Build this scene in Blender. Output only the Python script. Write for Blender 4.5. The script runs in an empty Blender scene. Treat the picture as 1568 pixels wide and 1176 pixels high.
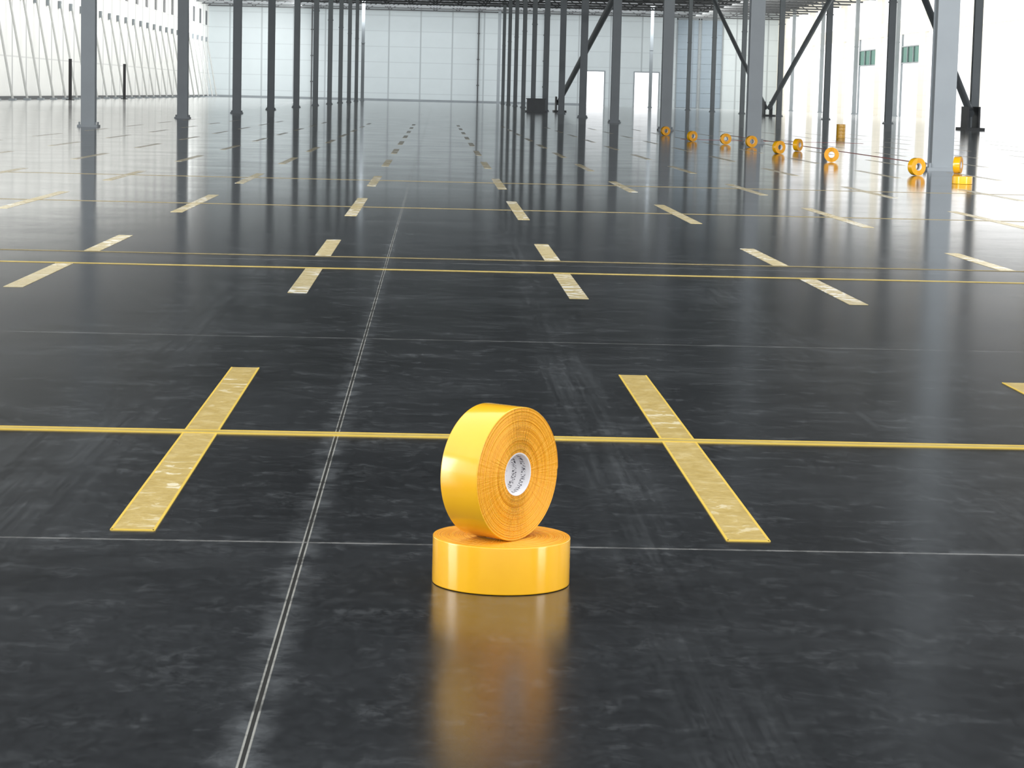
import bpy, bmesh, math, random
from mathutils import Matrix, Vector
random.seed(7)
scene = bpy.context.scene
scene.view_settings.view_transform = 'Standard'
scene.view_settings.look = 'None'
COL = scene.collection

# ------------------------------------------------------------------ helpers
class M:
    """small node-tree builder"""
    def __init__(self, name):
        self.m = bpy.data.materials.new(name); self.m.use_nodes = True
        self.t = self.m.node_tree; self.n = self.t.nodes; self.l = self.t.links
        self.b = self.n['Principled BSDF']
    def add(self, typ, **kw):
        nd = self.n.new(typ)
        for k, v in kw.items(): setattr(nd, k, v)
        return nd
    def put(self, sock, v):
        if isinstance(v, bpy.types.NodeSocket): self.l.new(v, sock)
        else: sock.default_value = v
    def math(self, op, a, b=0.0, c=None, clamp=False):
        nd = self.add('ShaderNodeMath', operation=op, use_clamp=clamp)
        self.put(nd.inputs[0], a); self.put(nd.inputs[1], b)
        if c is not None: self.put(nd.inputs[2], c)
        return nd.outputs[0]
    def obj(self): return self.add('ShaderNodeTexCoord').outputs['Object']
    def sep(self, v):
        nd = self.add('ShaderNodeSeparateXYZ'); self.put(nd.inputs[0], v); return nd.outputs
    def comb(self, x, y, z):
        nd = self.add('ShaderNodeCombineXYZ')
        for i, v in enumerate((x, y, z)): self.put(nd.inputs[i], v)
        return nd.outputs[0]
    def vmul(self, v, s):
        nd = self.add('ShaderNodeVectorMath', operation='MULTIPLY'); self.put(nd.inputs[0], v); nd.inputs[1].default_value = s
        return nd.outputs[0]
    def noise(self, v, scale, detail=3.0, rough=0.55, dist=0.0):
        nd = self.add('ShaderNodeTexNoise'); self.put(nd.inputs['Vector'], v)
        nd.inputs['Scale'].default_value = scale; nd.inputs['Detail'].default_value = detail
        nd.inputs['Roughness'].default_value = rough; nd.inputs['Distortion'].default_value = dist
        return nd.outputs['Fac']
    def ss(self, v, a, b, to0=0.0, to1=1.0):
        nd = self.add('ShaderNodeMapRange', interpolation_type='SMOOTHSTEP'); self.put(nd.inputs[0], v)
        nd.inputs[1].default_value = a; nd.inputs[2].default_value = b
        nd.inputs[3].default_value = to0; nd.inputs[4].default_value = to1
        return nd.outputs[0]
    def mix(self, f, a, b):
        nd = self.add('ShaderNodeMix', data_type='RGBA'); self.put(nd.inputs[0], f)
        self.put(nd.inputs[6], a); self.put(nd.inputs[7], b); return nd.outputs[2]
    def bump(self, h, strength, dist):
        nd = self.add('ShaderNodeBump'); self.put(nd.inputs['Height'], h)
        nd.inputs['Strength'].default_value = strength; nd.inputs['Distance'].default_value = dist
        self.l.new(nd.outputs[0], self.b.inputs['Normal'])
    def base(self, v): self.put(self.b.inputs['Base Color'], v)
    def rough(self, v): self.put(self.b.inputs['Roughness'], v)

def C(r, g, b): return (r, g, b, 1.0)

def simple(name, col, rough=0.6, metal=0.0, var=0.12, scale=3.0, bump=0.0):
    m = M(name); n = m.noise(m.obj(), scale, 4)
    m.base(m.mix(n, C(*[c*(1-var) for c in col]), C(*[min(1, c*(1+var)) for c in col])))
    m.rough(rough); m.b.inputs['Metallic'].default_value = metal
    if bump: m.bump(n, bump, 0.01)
    return m.m

def new_obj(name, bm, mats, smooth=False, parent=None, loc=(0,0,0)):
    me = bpy.data.meshes.new(name); bm.to_mesh(me); bm.free()
    for mt in (mats if isinstance(mats, (list, tuple)) else [mats]): me.materials.append(mt)
    if smooth:
        for p in me.polygons: p.use_smooth = True
    o = bpy.data.objects.new(name, me); COL.objects.link(o); o.location = loc
    if parent: o.parent = parent
    return o

def box(bm, x0, x1, y0, y1, z0, z1, mi=0):
    vs = [bm.verts.new((x, y, z)) for z in (z0, z1) for y in (y0, y1) for x in (x0, x1)]
    for f in ((0,2,3,1),(4,5,7,6),(0,1,5,4),(2,6,7,3),(0,4,6,2),(1,3,7,5)):
        fc = bm.faces.new([vs[i] for i in f]); fc.material_index = mi

def rod(bm, a, b, r, seg=10, mi=0):
    a, b = Vector(a), Vector(b); d = (b-a).normalized()
    s = d.orthogonal().normalized(); t = d.cross(s)
    A = []; B = []
    for i in range(seg):
        an = 2*math.pi*i/seg; o = s*math.cos(an)*r + t*math.sin(an)*r
        A.append(bm.verts.new(a+o)); B.append(bm.verts.new(b+o))
    for i in range(seg):
        j = (i+1) % seg
        bm.faces.new((A[i], A[j], B[j], B[i])).material_index = mi
    bm.faces.new(A[::-1]).material_index = mi; bm.faces.new(B).material_index = mi

# ------------------------------------------------------------------ materials
def floor_material():
    m = M('polished_dark_concrete'); o = m.obj(); X, Y, Z = m.sep(o)
    n1 = m.noise(o, 0.9, 6, 0.6, 0.3)
    n2 = m.noise(o, 8.0, 6, 0.70, 0.3)
    n3 = m.noise(m.vmul(o, (1.0, 0.5, 1)), 34, 5, 0.75, 0.2)
    n4 = m.noise(m.vmul(o, (1.0, 1.5, 1)), 3.0, 8, 0.75, 0.25)
    n5 = m.noise(m.vmul(o, (0.7, 1.0, 1)), 1.3, 6, 0.75, 0.2)
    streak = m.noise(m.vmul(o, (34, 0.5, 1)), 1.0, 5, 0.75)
    scuff = m.math('MULTIPLY', m.ss(n2, 0.50, 0.72), m.ss(n3, 0.38, 0.64))
    scuff = m.math('ADD', scuff, m.math('MULTIPLY', m.ss(n4, 0.50, 0.70), m.ss(n3, 0.34, 0.68)))
    scuff = m.math('ADD', scuff, m.math('MULTIPLY', m.ss(n5, 0.48, 0.74), 0.4))
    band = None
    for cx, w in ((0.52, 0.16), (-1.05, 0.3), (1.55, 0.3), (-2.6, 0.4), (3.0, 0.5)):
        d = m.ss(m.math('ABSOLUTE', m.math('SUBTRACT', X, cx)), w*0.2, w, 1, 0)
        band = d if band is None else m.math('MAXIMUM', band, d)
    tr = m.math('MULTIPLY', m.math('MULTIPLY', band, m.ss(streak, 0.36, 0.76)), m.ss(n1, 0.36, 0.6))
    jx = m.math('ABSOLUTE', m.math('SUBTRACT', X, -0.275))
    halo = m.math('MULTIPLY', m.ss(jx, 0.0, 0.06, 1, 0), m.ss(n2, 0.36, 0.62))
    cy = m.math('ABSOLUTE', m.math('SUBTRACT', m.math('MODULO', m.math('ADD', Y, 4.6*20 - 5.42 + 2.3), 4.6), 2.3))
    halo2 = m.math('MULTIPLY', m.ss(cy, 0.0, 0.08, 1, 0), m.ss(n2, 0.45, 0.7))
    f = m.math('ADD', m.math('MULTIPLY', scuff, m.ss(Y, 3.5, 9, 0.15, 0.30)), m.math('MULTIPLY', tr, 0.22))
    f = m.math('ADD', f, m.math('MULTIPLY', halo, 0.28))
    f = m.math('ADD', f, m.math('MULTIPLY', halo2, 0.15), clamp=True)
    mott = m.math('ADD', m.math('MULTIPLY', n1, 0.5), m.math('MULTIPLY', n3, 0.5))
    dark = m.mix(m.ss(mott, 0.3, 0.7), C(0.010, 0.0112, 0.0125), C(0.026, 0.0288, 0.0315))
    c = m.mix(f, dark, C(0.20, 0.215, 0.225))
    brk = m.ss(n2, 0.34, 0.56, 0.3, 0.9)
    edge = m.math('MULTIPLY', m.ss(jx, 0.003, 0.004), m.ss(jx, 0.006, 0.008, 1, 0))
    c = m.mix(m.math('MULTIPLY', edge, brk), c, C(0.34, 0.34, 0.31))
    c = m.mix(m.ss(jx, 0.0025, 0.0035, 1, 0), c, C(0.03, 0.03, 0.028))
    c = m.mix(m.math('MULTIPLY', m.math('MULTIPLY', m.ss(cy, 0.004, 0.011, 1, 0), 0.7), brk), c, C(0.28, 0.28, 0.27))
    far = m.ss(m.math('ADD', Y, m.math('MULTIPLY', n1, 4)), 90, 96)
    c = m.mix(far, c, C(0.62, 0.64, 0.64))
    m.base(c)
    r = m.math('ADD', m.ss(Y, 5, 24, 0.22, 0.098), m.math('MULTIPLY', m.math('MULTIPLY', f, 0.12), m.ss(Y, 8, 40, 1, 0.3)))
    r = m.math('ADD', r, m.math('MULTIPLY', m.math('SUBTRACT', n1, 0.45), 0.06))
    m.rough(r)
    m.b.inputs['IOR'].default_value = 1.53
    return m.m

def tape_mat(name, a, b, wrinkle=1.0, glint=(0.80, 0.76, 0.62), t0=0.60, rough=0.3):
    m = M(name); o = m.obj()
    n = m.noise(m.vmul(o, (1, 0.9, 1)), 13, 5, 0.6, 0.5); n2 = m.noise(o, 60, 3); n3 = m.noise(o, 1.1, 2)
    k = m.math('ADD', m.math('MULTIPLY', n, 0.6), m.math('MULTIPLY', n2, 0.4))
    c = m.mix(m.ss(k, 0.34, 0.66), C(*a), C(*b))
    if wrinkle:
        c = m.mix(m.math('MULTIPLY', m.ss(n, t0, t0+0.06), m.ss(n3, 0.45, 0.6, 1-wrinkle, 1)), c, C(*glint))  # glints of the wrinkled film painted as pale patches
        m.bump(n, 0.25, 0.015)
    m.base(c); m.rough(rough)
    return m.m

def roll_tread():
    m = M('yellow_vinyl_tread'); n = m.noise(m.obj(), 14, 3)
    m.base(m.mix(n, C(0.91, 0.44, 0.005), C(0.97, 0.53, 0.010))); m.rough(0.2)
    m.b.inputs['Coat Weight'].default_value = 0.6; m.b.inputs['Coat Roughness'].default_value = 0.1
    m.bump(n, 0.12, 0.004); return m.m
def roll_side():
    m = M('yellow_vinyl_wound_side'); o = m.obj(); x, y, z = m.sep(o)
    r = m.math('SQRT', m.math('ADD', m.math('MULTIPLY', x, x), m.math('MULTIPLY', y, y)))
    a = m.math('ARCTAN2', y, x)
    ring = m.noise(m.comb(m.math('MULTIPLY', r, 420), 0, 0), 1.0, 2)
    fan = m.noise(m.comb(m.math('MULTIPLY', m.math('COSINE', a), 16), m.math('MULTIPLY', m.math('SINE', a), 16), m.math('MULTIPLY', r, 12)), 1.0, 3)
    sect = m.ss(m.math('ABSOLUTE', x), 0.01, 0.05, 1, 0)
    fan = m.math('MULTIPLY', fan, m.math('ADD', 0.2, sect))
    m.base(m.mix(m.ss(ring, 0.3, 0.7), C(0.89, 0.33, 0.008), C(0.99, 0.52, 0.028))); m.rough(0.38)
    m.bump(m.math('ADD', fan, m.math('MULTIPLY', ring, 0.35)), 1.0, 0.012); return m.m
def core_mat():
    m = M('printed_paper_core'); o = m.obj(); x, y, z = m.sep(o)
    a = m.math('ARCTAN2', y, x)
    v = m.comb(m.math('MULTIPLY', a, 9), m.math('MULTIPLY', z, 60), 0)
    n = m.noise(v, 2.4, 2, 0.4)
    rows = m.ss(m.math('SINE', m.math('MULTIPLY', z, 260)), -0.1, 0.2)
    ink = m.math('MULTIPLY', m.ss(n, 0.53, 0.55), rows)
    m.base(m.mix(ink, C(0.72, 0.71, 0.73), C(0.06, 0.055, 0.07))); m.rough(0.7); return m.m

F_FLOOR = floor_material()
T_DASH = tape_mat('worn_yellow_film_tape', (0.46, 0.33, 0.10), (0.60, 0.46, 0.18), 0.9, (0.78, 0.70, 0.48), 0.56)
T_GLARE = tape_mat('film_glare_tape', (0.50, 0.40, 0.18), (0.66, 0.56, 0.32), 1.0, (0.88, 0.85, 0.74), 0.50, 0.16)  # farther rows: film glare painted in as paler, whiter tape colour
T_LINE = tape_mat('yellow_line_tape', (0.46, 0.34, 0.09), (0.56, 0.43, 0.14), 0)
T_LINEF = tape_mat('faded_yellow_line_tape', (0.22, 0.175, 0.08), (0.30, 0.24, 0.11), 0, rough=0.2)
T_EDGE = simple('yellow_tape_edge', (0.70, 0.49, 0.08), 0.4)
T_RED = simple('red_line_tape', (0.50, 0.08, 0.07), 0.35)
TREAD, SIDE, CORE = roll_tread(), roll_side(), core_mat()
STEEL = simple('grey_painted_steel', (0.27, 0.30, 0.32), 0.55, 0.0, 0.12, 1.5)
STEELD = simple('dark_steel', (0.08, 0.085, 0.09), 0.5)
BLACK = simple('black_rubber', (0.02, 0.02, 0.022), 0.6)
def wall_mat(name, col, seam, px, pz, axis='X', ws=1.0):
    m = M(name); o = m.obj(); x, y, z = m.sep(o)
    u = x if axis == 'X' else y
    su = m.math('ABSOLUTE', m.math('SUBTRACT', m.math('MODULO', m.math('ADD', u, px*60), px), px/2))
    sz = m.math('ABSOLUTE', m.math('SUBTRACT', m.math('MODULO', m.math('ADD', z, pz*4), pz), pz/2))
    s = m.math('MAXIMUM', m.ss(su, 0.05*ws, 0.12*ws, 1, 0), m.math('MULTIPLY', m.ss(sz, 0.02, 0.07, 1, 0), 0.45))
    n = m.noise(m.comb(m.math('FLOOR', m.math('DIVIDE', m.math('ADD', u, px/2), px)), 0.5, 0.5), 1.7, 0)
    n2 = m.noise(o, 0.6, 4)
    c = m.mix(m.math('ADD', m.math('MULTIPLY', n, 0.6), m.math('MULTIPLY', n2, 0.4)), C(*[k*0.86 for k in col]), C(*[min(1, k*1.10) for k in col]))
    m.base(m.mix(s, c, C(*seam))); m.rough(0.6); return m.m
W_BACK = wall_mat('back_wall_panel', (0.64, 0.70, 0.72), (0.42, 0.46, 0.48), 3.7, 1.8)
W_LEFT = wall_mat('tilt_up_wall', (0.84, 0.85, 0.83), (0.46, 0.47, 0.47), 5.2, 5.4, 'Y', 2.2)
W_RIGHT = wall_mat('cream_block_wall', (0.84, 0.80, 0.70), (0.72, 0.68, 0.60), 4.0, 1.2, 'Y')
DOORBLUE = wall_mat('blue_grey_door', (0.32, 0.39, 0.45), (0.26, 0.31, 0.36), 2.4, 1.7)
CEIL = simple('ceiling_deck', (0.17, 0.175, 0.18), 0.8)
GROUND = simple('pale_concrete_yard', (0.88, 0.88, 0.86), 0.9, var=0.05)

# ------------------------------------------------------------------ room shell
XL, XR, YB, YF, ZC = -26.5, 40.0, -30.0, 285.0, 11.6
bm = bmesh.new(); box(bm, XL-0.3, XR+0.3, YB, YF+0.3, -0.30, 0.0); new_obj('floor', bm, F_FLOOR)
bm = bmesh.new(); box(bm, -90, 160, -90, 420, -0.6, -0.31); new_obj('ground', bm, GROUND)
bm = bmesh.new(); box(bm, XL-0.3, XR+0.3, 18.0, YF+0.3, ZC, ZC+0.3); new_obj('ceiling', bm, CEIL)

def wall_with_openings(name, mat, axis, pos, thick, u0, u1, z1, ops):
    bm = bmesh.new(); cuts = sorted({u0, u1, *[o[0] for o in ops], *[o[1] for o in ops]})
    for a, b in zip(cuts[:-1], cuts[1:]):
        mid = (a+b)/2
        hs = sorted([(o[2], o[3]) for o in ops if o[0] < mid < o[1]])
        z = 0.0; spans = []
        for h0, h1 in hs:
            if h0 > z: spans.append((z, h0))
            z = h1
        if z < z1: spans.append((z, z1))
        for s0, s1 in spans:
            if axis == 'X': box(bm, a, b, pos, pos+thick, s0, s1)
            else: box(bm, pos, pos+thick, a, b, s0, s1)
    return new_obj(name, bm, mat)

wall_with_openings('wall_back', W_BACK, 'X', YF, 0.3, XL-0.3, XR+0.3, ZC,
    [(17.3, 19.7, 0, 4.0), (23.3, 26.1, 0, 4.0)])
wall_with_openings('wall_left', W_LEFT, 'Y', XL-0.3, 0.3, YB, YF, ZC,
    [(-12, 14, 0, 8), (30, 60, 0.0, 6)])
rops = []
y = -20.0
while y < 280:
    rops.append((y+1.2, y+18.8, 0, 7.0)); rops.append((y+1.2, y+18.8, 8.2, 10.6)); y += 20
rops = [r for r in rops if r[1] < YF]
wall_with_openings('wall_right', W_RIGHT, 'Y', XR, 0.3, YB, YF, ZC, rops)

for k, (xa, xb) in enumerate(((28.2, 30.6), (31.0, 33.4))):
    bm = bmesh.new()
    for i in range(6):
        box(bm, xa, xb, YF-0.12, YF-0.02, 0.05+i*1.7, 0.05+i*1.7+1.67)
    box(bm, xa-0.12, xa, YF-0.2, YF-0.02, 0, 10.4, 1); box(bm, xb, xb+0.12, YF-0.2, YF-0.02, 0, 10.4, 1)
    box(bm, xa-0.12, xb+0.12, YF-0.2, YF-0.02, 10.26, 10.5, 1)
    new_obj('door_%d' % (k+1), bm, [DOORBLUE, STEEL])
for k, (xa, xb) in enumerate(((17.3, 19.7), (23.3, 26.1))):
    bm = bmesh.new()
    box(bm, xa-0.12, xa, YF-0.08, YF-0.01, 0, 4.0); box(bm, xb, xb+0.12, YF-0.08, YF-0.01, 0, 4.0)
    box(bm, xa-0.12, xb+0.12, YF-0.08, YF-0.01, 4.0, 4.12); new_obj('door_%d' % (k+3), bm, STEEL)
bm = bmesh.new(); box(bm, XL, 17.1, YF-0.10, YF-0.01, 0, 0.25); new_obj('baseboard_back', bm, STEEL)
bm = bmesh.new(); box(bm, XL+0.01, XL+0.08, 62, YF, 0, 0.22); new_obj('baseboard_left', bm, STEELD)
bm = bmesh.new()
for x in (-14.5, 4.9, 12.6):
    rod(bm, (x, YF-0.22, 0.02), (x, YF-0.22, 11.2), 0.08)
    for z in (2, 5, 8, 10.5): box(bm, x-0.15, x+0.15, YF-0.22, YF-0.01, z, z+0.12)
new_obj('downpipes', bm, STEELD)

g = M('green_tinted_glass'); g.base(C(0.3, 0.5, 0.45)); tr = g.add('ShaderNodeBsdfTransparent'); tr.inputs[0].default_value = C(0.36, 0.47, 0.43)
ad = g.add('ShaderNodeMixShader'); ad.inputs[0].default_value = 0.85
g.l.new(g.b.outputs[0], ad.inputs[1]); g.l.new(tr.outputs[0], ad.inputs[2]); g.l.new(ad.outputs[0], g.n['Material Output'].inputs[0])
for k, (ya, yb) in enumerate(((201.4, 209), (221.4, 230))):
    bm = bmesh.new(); z0, z1 = 4.6, 5.9
    box(bm, XR+0.12, XR+0.16, ya, yb, z0, z1, 0)
    nseg = 3
    for i in range(nseg+1):
        yy = ya+(yb-ya)*i/nseg; box(bm, XR+0.05, XR+0.22, yy-0.08, yy+0.08, z0, z1, 1)
    box(bm, XR+0.05, XR+0.22, ya-0.1, yb+0.1, z0-0.1, z0, 1); box(bm, XR+0.05, XR+0.22, ya-0.1, yb+0.1, z1, z1+0.1, 1)
    box(bm, XR+0.05, XR+0.22, yb, yb+0.12, 0, 7.0, 1)
    new_obj('window_%d' % (k+1), bm, [g.m, STEEL])

# ------------------------------------------------------------------ steel columns
def column(x, y):
    bm = bmesh.new(); w = 0.17
    box(bm, -w, w, -w, -w+0.03, 0.05, 11.0); box(bm, -w, w, w-0.03, w, 0.05, 11.0)
    box(bm, -w+0.02, -w+0.05, -w+0.03, w-0.03, 0.05, 11.0); box(bm, w-0.05, w-0.02, -w+0.03, w-0.03, 0.05, 11.0)
    box(bm, -w-0.08, w+0.08, -w-0.08, w+0.08, 0.0, 0.05)
    for sx in (-1, 1):
        for sy in (-1, 1):
            rod(bm, (sx*(w+0.03), sy*(w+0.03), 0.05), (sx*(w+0.03), sy*(w+0.03), 0.12), 0.022, 6)
    box(bm, -w-0.04, w+0.04, -w-0.04, w+0.04, 6.2, 6.26)
    box(bm, -w-0.1, w+0.1, -w-0.1, w+0.1, 10.94, 11.0)
    return new_obj('steel_column', bm, STEEL, loc=(x, y, 0))
lx = [-8.5, -8.3, -8.18, -8.15, -8.05, -7.95] + [-7.9]*8
for i in range(12):
    y = 60+20.3*i
    if y < 282: column(lx[i], y)
rx = [7.97, 7.65, 7.45, 7.28] + [7.2]*12
for i in range(13):
    y = 38+20.2*i
    if y < 282: column(rx[i], y)
for i in range(9): column(23.4, 105+20*i)
for i in range(5): column(38.9, 185+20*i)

def braces(name, segs, foot):
    bm = bmesh.new()
    for a, b in segs: rod(bm, a, b, 0.16, 12)
    x, y = foot
    box(bm, x-0.4, x+0.4, y-1.0, y+1.0, 0, 0.12, 1); box(bm, x-0.28, x-0.2, y-0.6, y+0.6, 0.12, 1.0, 1); box(bm, x+0.2, x+0.28, y-0.6, y+0.6, 0.12, 1.0, 1)
    new_obj(name, bm, [STEEL, STEELD])
braces('diagonal_brace', [((22.6, 164, 0.6), (22.6, 125.5, 10.8)), ((22.6, 166, 0.6), (22.6, 206, 10.8))], (22.6, 165))
braces('diagonal_brace', [((8.0, 158, 0.6), (8.0, 100, 6.6))], (8.0, 156.5))
braces('diagonal_brace', [((22.6, 102, 0.7), (22.6, 123, 10.8))], (22.6, 102))

bm = bmesh.new()
y = 40.0
while y < 284:
    box(bm, XL+0.2, XR-0.2, y-0.1, y+0.1, 11.2, 11.4); box(bm, XL+0.2, XR-0.2, y-0.08, y+0.08, 10.35, 10.5)
    if y > 190:
        x = XL+0.3; up = True
        while x < XR-1.6:
            rod(bm, (x, y, 10.45 if up else 11.25), (x+1.3, y, 11.25 if up else 10.45), 0.05, 5); x += 1.3; up = not up
    y += 6.7
x = XL+2
while x < XR-1:
    box(bm, x-0.08, x+0.08, 38, 284.5, 11.38, 11.58); x += 3.9
new_obj('roof_trusses', bm, STEELD)

# temporary wall braces down the left wall (one repeated structure)
bm = bmesh.new()
y = 120.0
while y < 282:
    rod(bm, (XL+0.15, y, 6.6), (XL+1.3, y, 0.1), 0.075, 8)
    box(bm, XL+0.02, XL+0.2, y-0.25, y+0.25, 6.3, 6.8, 1); box(bm, XL+1.1, XL+1.5, y-0.25, y+0.25, 0, 0.12, 1)
    y += 5.2
new_obj('wall_shoring_braces', bm, [simple('galvanised_pipe', (0.50, 0.51, 0.50), 0.4), STEEL])
bm = bmesh.new(); y = 180.0
while y < 282:
    box(bm, XL+0.01, XL+0.06, y, y+1.4, 8.2, 9.8); y += 7.2
new_obj('wall_vent_slots', bm, STEELD)
for y in (161.5, 189.5):
    bm = bmesh.new(); rod(bm, (0, 0, 0), (0, 0, 2.7), 0.11, 12); box(bm, -0.25, 0.25, -0.25, 0.25, 0, 0.05)
    new_obj('bollard', bm, BLACK, loc=(XL+2.4, y, 0))
bm = bmesh.new(); box(bm, -0.55, 0.55, -0.5, 0.5, 0.12, 0.8); box(bm, -0.65, 0.65, -0.6, 0.6, 0, 0.12); box(bm, -0.6, 0.6, -0.55, 0.55, 0.8, 0.86)
bmesh.ops.bevel(bm, geom=bm.edges[:], offset=0.02, segments=1)
new_obj('equipment_crate', bm, simple('grey_crate', (0.16, 0.17, 0.18), 0.6), loc=(6.2, 150, 0))

# ------------------------------------------------------------------ floor markings
TW = 0.098
lines_x = [0.75+1.43*k for k in range(-8, 14) if -9 < 0.75+1.43*k < 20]
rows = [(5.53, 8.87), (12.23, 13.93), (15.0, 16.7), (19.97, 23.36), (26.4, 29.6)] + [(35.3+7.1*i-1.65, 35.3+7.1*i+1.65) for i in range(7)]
bm = bmesh.new()
for x in lines_x:
    for (a, b) in rows:
        if a < 10 and (x < -3 or x > 5): continue
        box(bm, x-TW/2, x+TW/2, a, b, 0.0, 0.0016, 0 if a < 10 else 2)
        if a < 10:
            for sx in (-1, 1):
                e = x+sx*TW/2; box(bm, e-0.003, e+0.003, a, b, 0.0, 0.0021, 1)
            box(bm, x-TW/2, x+TW/2, a-0.004, a+0.010, 0.0, 0.0021, 1)
new_obj('floor_marking_stripes', bm, [T_DASH, T_EDGE, T_GLARE])
bm = bmesh.new()
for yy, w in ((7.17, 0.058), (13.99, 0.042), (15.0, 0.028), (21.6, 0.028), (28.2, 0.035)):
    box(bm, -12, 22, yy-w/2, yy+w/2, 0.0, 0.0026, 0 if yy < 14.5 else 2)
    if yy < 10:
        for s in (-1, 1): box(bm, -12, 22, yy+s*w/2-0.006, yy+s*w/2+0.006, 0.0, 0.003, 1)
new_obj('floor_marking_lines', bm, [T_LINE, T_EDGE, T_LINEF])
bm = bmesh.new()
box(bm, 8.55, 8.65, 42, 72, 0, 0.0034); box(bm, 6.3, 11, 62.0, 62.2, 0, 0.0038)
new_obj('red_floor_line', bm, T_RED)

# ------------------------------------------------------------------ tape rolls
def roll_bm(R, h, rc, layers, seg, seed=1):
    rnd = random.Random(seed); prof = []
    hh = h/2; pitch = (R-rc-0.003)/layers
    prof.append((rc-0.004, -hh+0.001, 2)); 
    prof.append((rc, -hh+0.001, 1))
    side = []
    for i in range(layers):
        r0 = rc+0.0005+pitch*i; o = rnd.uniform(0, 0.0010)
        side += [(r0+pitch*0.12, o), (r0+pitch*0.5, o-0.0003), (r0+pitch*0.88, o), (r0+pitch, 0.0017)]
    for r, o in side: prof.append((r, -hh+max(o, 0), 1))
    prof += [(R-0.0012, -hh+0.0002, 0), (R-0.0002, -hh+0.0014, 0), (R, -hh+0.003, 0), (R, 0, 0), (R, hh-0.003, 0), (R-0.0002, hh-0.0014, 0), (R-0.0012, hh-0.0002, 1)]
    for r, o in reversed(side): prof.append((r, hh-max(o, 0), 1))
    prof.append((rc, hh-0.001, 2)); prof.append((rc-0.004, hh-0.001, 2))
    bm = bmesh.new(); rings = []
    for k in range(seg):
        a = 2*math.pi*k/seg; ring = []
        for (r, z, mi) in prof:
            rr = r - (0.0016*(k/seg) if r > R-0.0025 else 0)
            ring.append(bm.verts.new((rr*math.cos(a), rr*math.sin(a), z)))
        rings.append(ring)
    n = len(prof)
    for k in range(seg):
        A, B = rings[k], rings[(k+1) % seg]
        for i in range(n):
            j = (i+1) % n
            f = bm.faces.new((A[i], B[i], B[j], A[j])); f.material_index = prof[i][2]; f.smooth = True
    bmesh.ops.recalc_face_normals(bm, faces=bm.faces)
    return bm
def add_roll(name, R, h, layers, seg, M4, rc=0.045, seed=1):
    o = new_obj(name, roll_bm(R, h, rc, layers, seg, seed), [TREAD, SIDE, CORE]); o.matrix_world = M4; return o
HR, HH = 0.1455, 0.0995
add_roll('floor_tape_roll', HR, HH, 34, 160, Matrix.Translation((0.158, 5.01, HH/2+0.0005)) @ Matrix.Rotation(math.radians(140), 4, 'Z'))
R2 = 0.1405
def upright(x, y, z, az, spin=0):
    ax = Vector((math.cos(az), math.sin(az), 0)); up = Vector((0, 0, 1)); s = up.cross(ax)
    R = Matrix((s, up, ax)).transposed().to_4x4()
    return Matrix.Translation((x, y, z)) @ R @ Matrix.Rotation(spin, 4, 'Z')
add_roll('floor_tape_roll', R2, 0.096, 34, 160, upright(0.150, 4.980, HH+R2-0.0002, math.radians(-39)), seed=2)

small = [(6.44, 67.7, -70), (6.29, 59.2, -60), (6.75, 56.2, -80), (7.0, 53.5, -75), (6.76, 47.5, -60), (6.87, 41.8, -100), (7.0, 35.0, -65), (7.95, 36.6, -25), (7.6, 50.6, -40)]
SR = 0.128
for i, (x, y, d) in enumerate(small):
    add_roll('floor_tape_roll', SR, 0.1, 8, 48, upright(x, y, SR+0.0005, math.radians(d)), rc=0.055, seed=i)
for (x, y, n) in ((6.95, 31.7, 1), (11.9, 70.9, 4)):
    for k in range(n):
        add_roll('floor_tape_roll', 0.135, 0.1, 8, 48, Matrix.Translation((x, y, 0.0515+0.1006*k)), seed=k+40)

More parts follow.
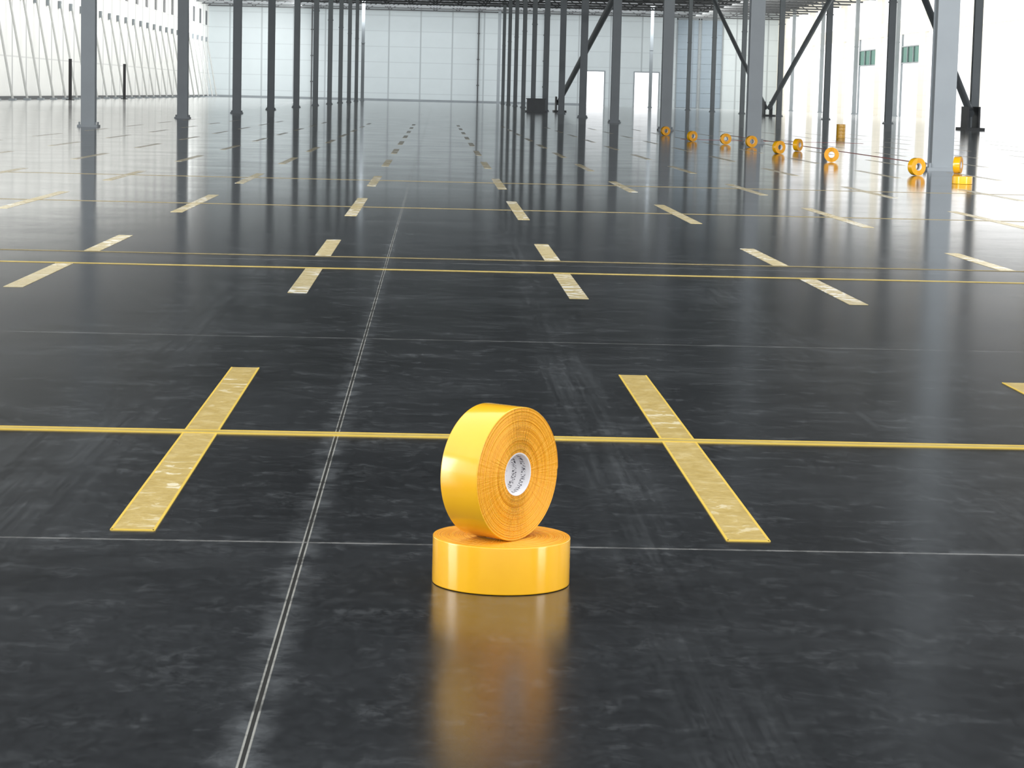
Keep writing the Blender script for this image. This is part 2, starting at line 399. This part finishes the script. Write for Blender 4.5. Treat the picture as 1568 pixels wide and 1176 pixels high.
# ------------------------------------------------------------------ light
w = bpy.data.worlds.new('World'); scene.world = w; w.use_nodes = True
bg = w.node_tree.nodes['Background']; bg.inputs[0].default_value = (0.97, 0.985, 1.0, 1); bg.inputs[1].default_value = 1.9
def area(name, loc, target, sx, sy, power, col=(1, 1, 1)):
    l = bpy.data.lights.new(name, 'AREA'); l.shape = 'RECTANGLE'; l.size = sx; l.size_y = sy; l.energy = power; l.color = col
    o = bpy.data.objects.new(name, l); COL.objects.link(o); o.location = loc
    o.rotation_euler = (Vector(target)-Vector(loc)).to_track_quat('-Z', 'Y').to_euler(); return o
area('back_wall_fill', (0, 262, 10.2), (0, 285, 3), 56, 2, 5400, (0.97, 0.99, 1))  # unseen lamp added to brighten the back wall
area('left_wall_fill', (-15, 200, 10.2), (-26.5, 200, 3), 2, 160, 13000, (1, 0.99, 0.96)).rotation_euler = (0, math.radians(58), 0)  # added wall washer, no fixture modelled, lifts the left wall
area('right_wall_fill', (29, 210, 10.2), (40, 210, 5), 2, 140, 14000, (1, 0.98, 0.93)).rotation_euler = (0, math.radians(-62), 0)  # added wash lamp aimed at the cream right wall
area('bay_fill', (0, 12, 10.8), (0, 90, 3), 50, 1.5, 9500, (0.97, 0.98, 1))  # unseen fill lamp added to light the column fronts
area('dock_fill_left', (-26.1, 5, 4), (0, 5, 1.5), 9, 8, 2600, (1, 0.98, 0.95))  # lamp added in the opening for the rolls' left highlight
area('dock_fill_right', (39.6, -10, 4), (0, 5, 1.0), 11, 7, 3400, (1, 0.98, 0.95))  # added lamp boosting the side daylight, gives the rolls' right highlight

# ------------------------------------------------------------------ camera
cd = bpy.data.cameras.new('camera'); cam = bpy.data.objects.new('camera', cd); COL.objects.link(cam); scene.camera = cam
cd.sensor_width = 36; cd.lens = 84.95; cd.clip_end = 2000
th, ph, ro = math.radians(1.963), math.radians(6.815), 0.024
f = Vector((math.sin(th)*math.cos(ph), math.cos(th)*math.cos(ph), -math.sin(ph)))
r0 = Vector((math.cos(th), -math.sin(th), 0)); u0 = r0.cross(f)
r = r0*math.cos(ro)+u0*math.sin(ro); u = -r0*math.sin(ro)+u0*math.cos(ro)
cam.matrix_world = Matrix.Translation((0, 0, 1.02)) @ Matrix((r, u, -f)).transposed().to_4x4()
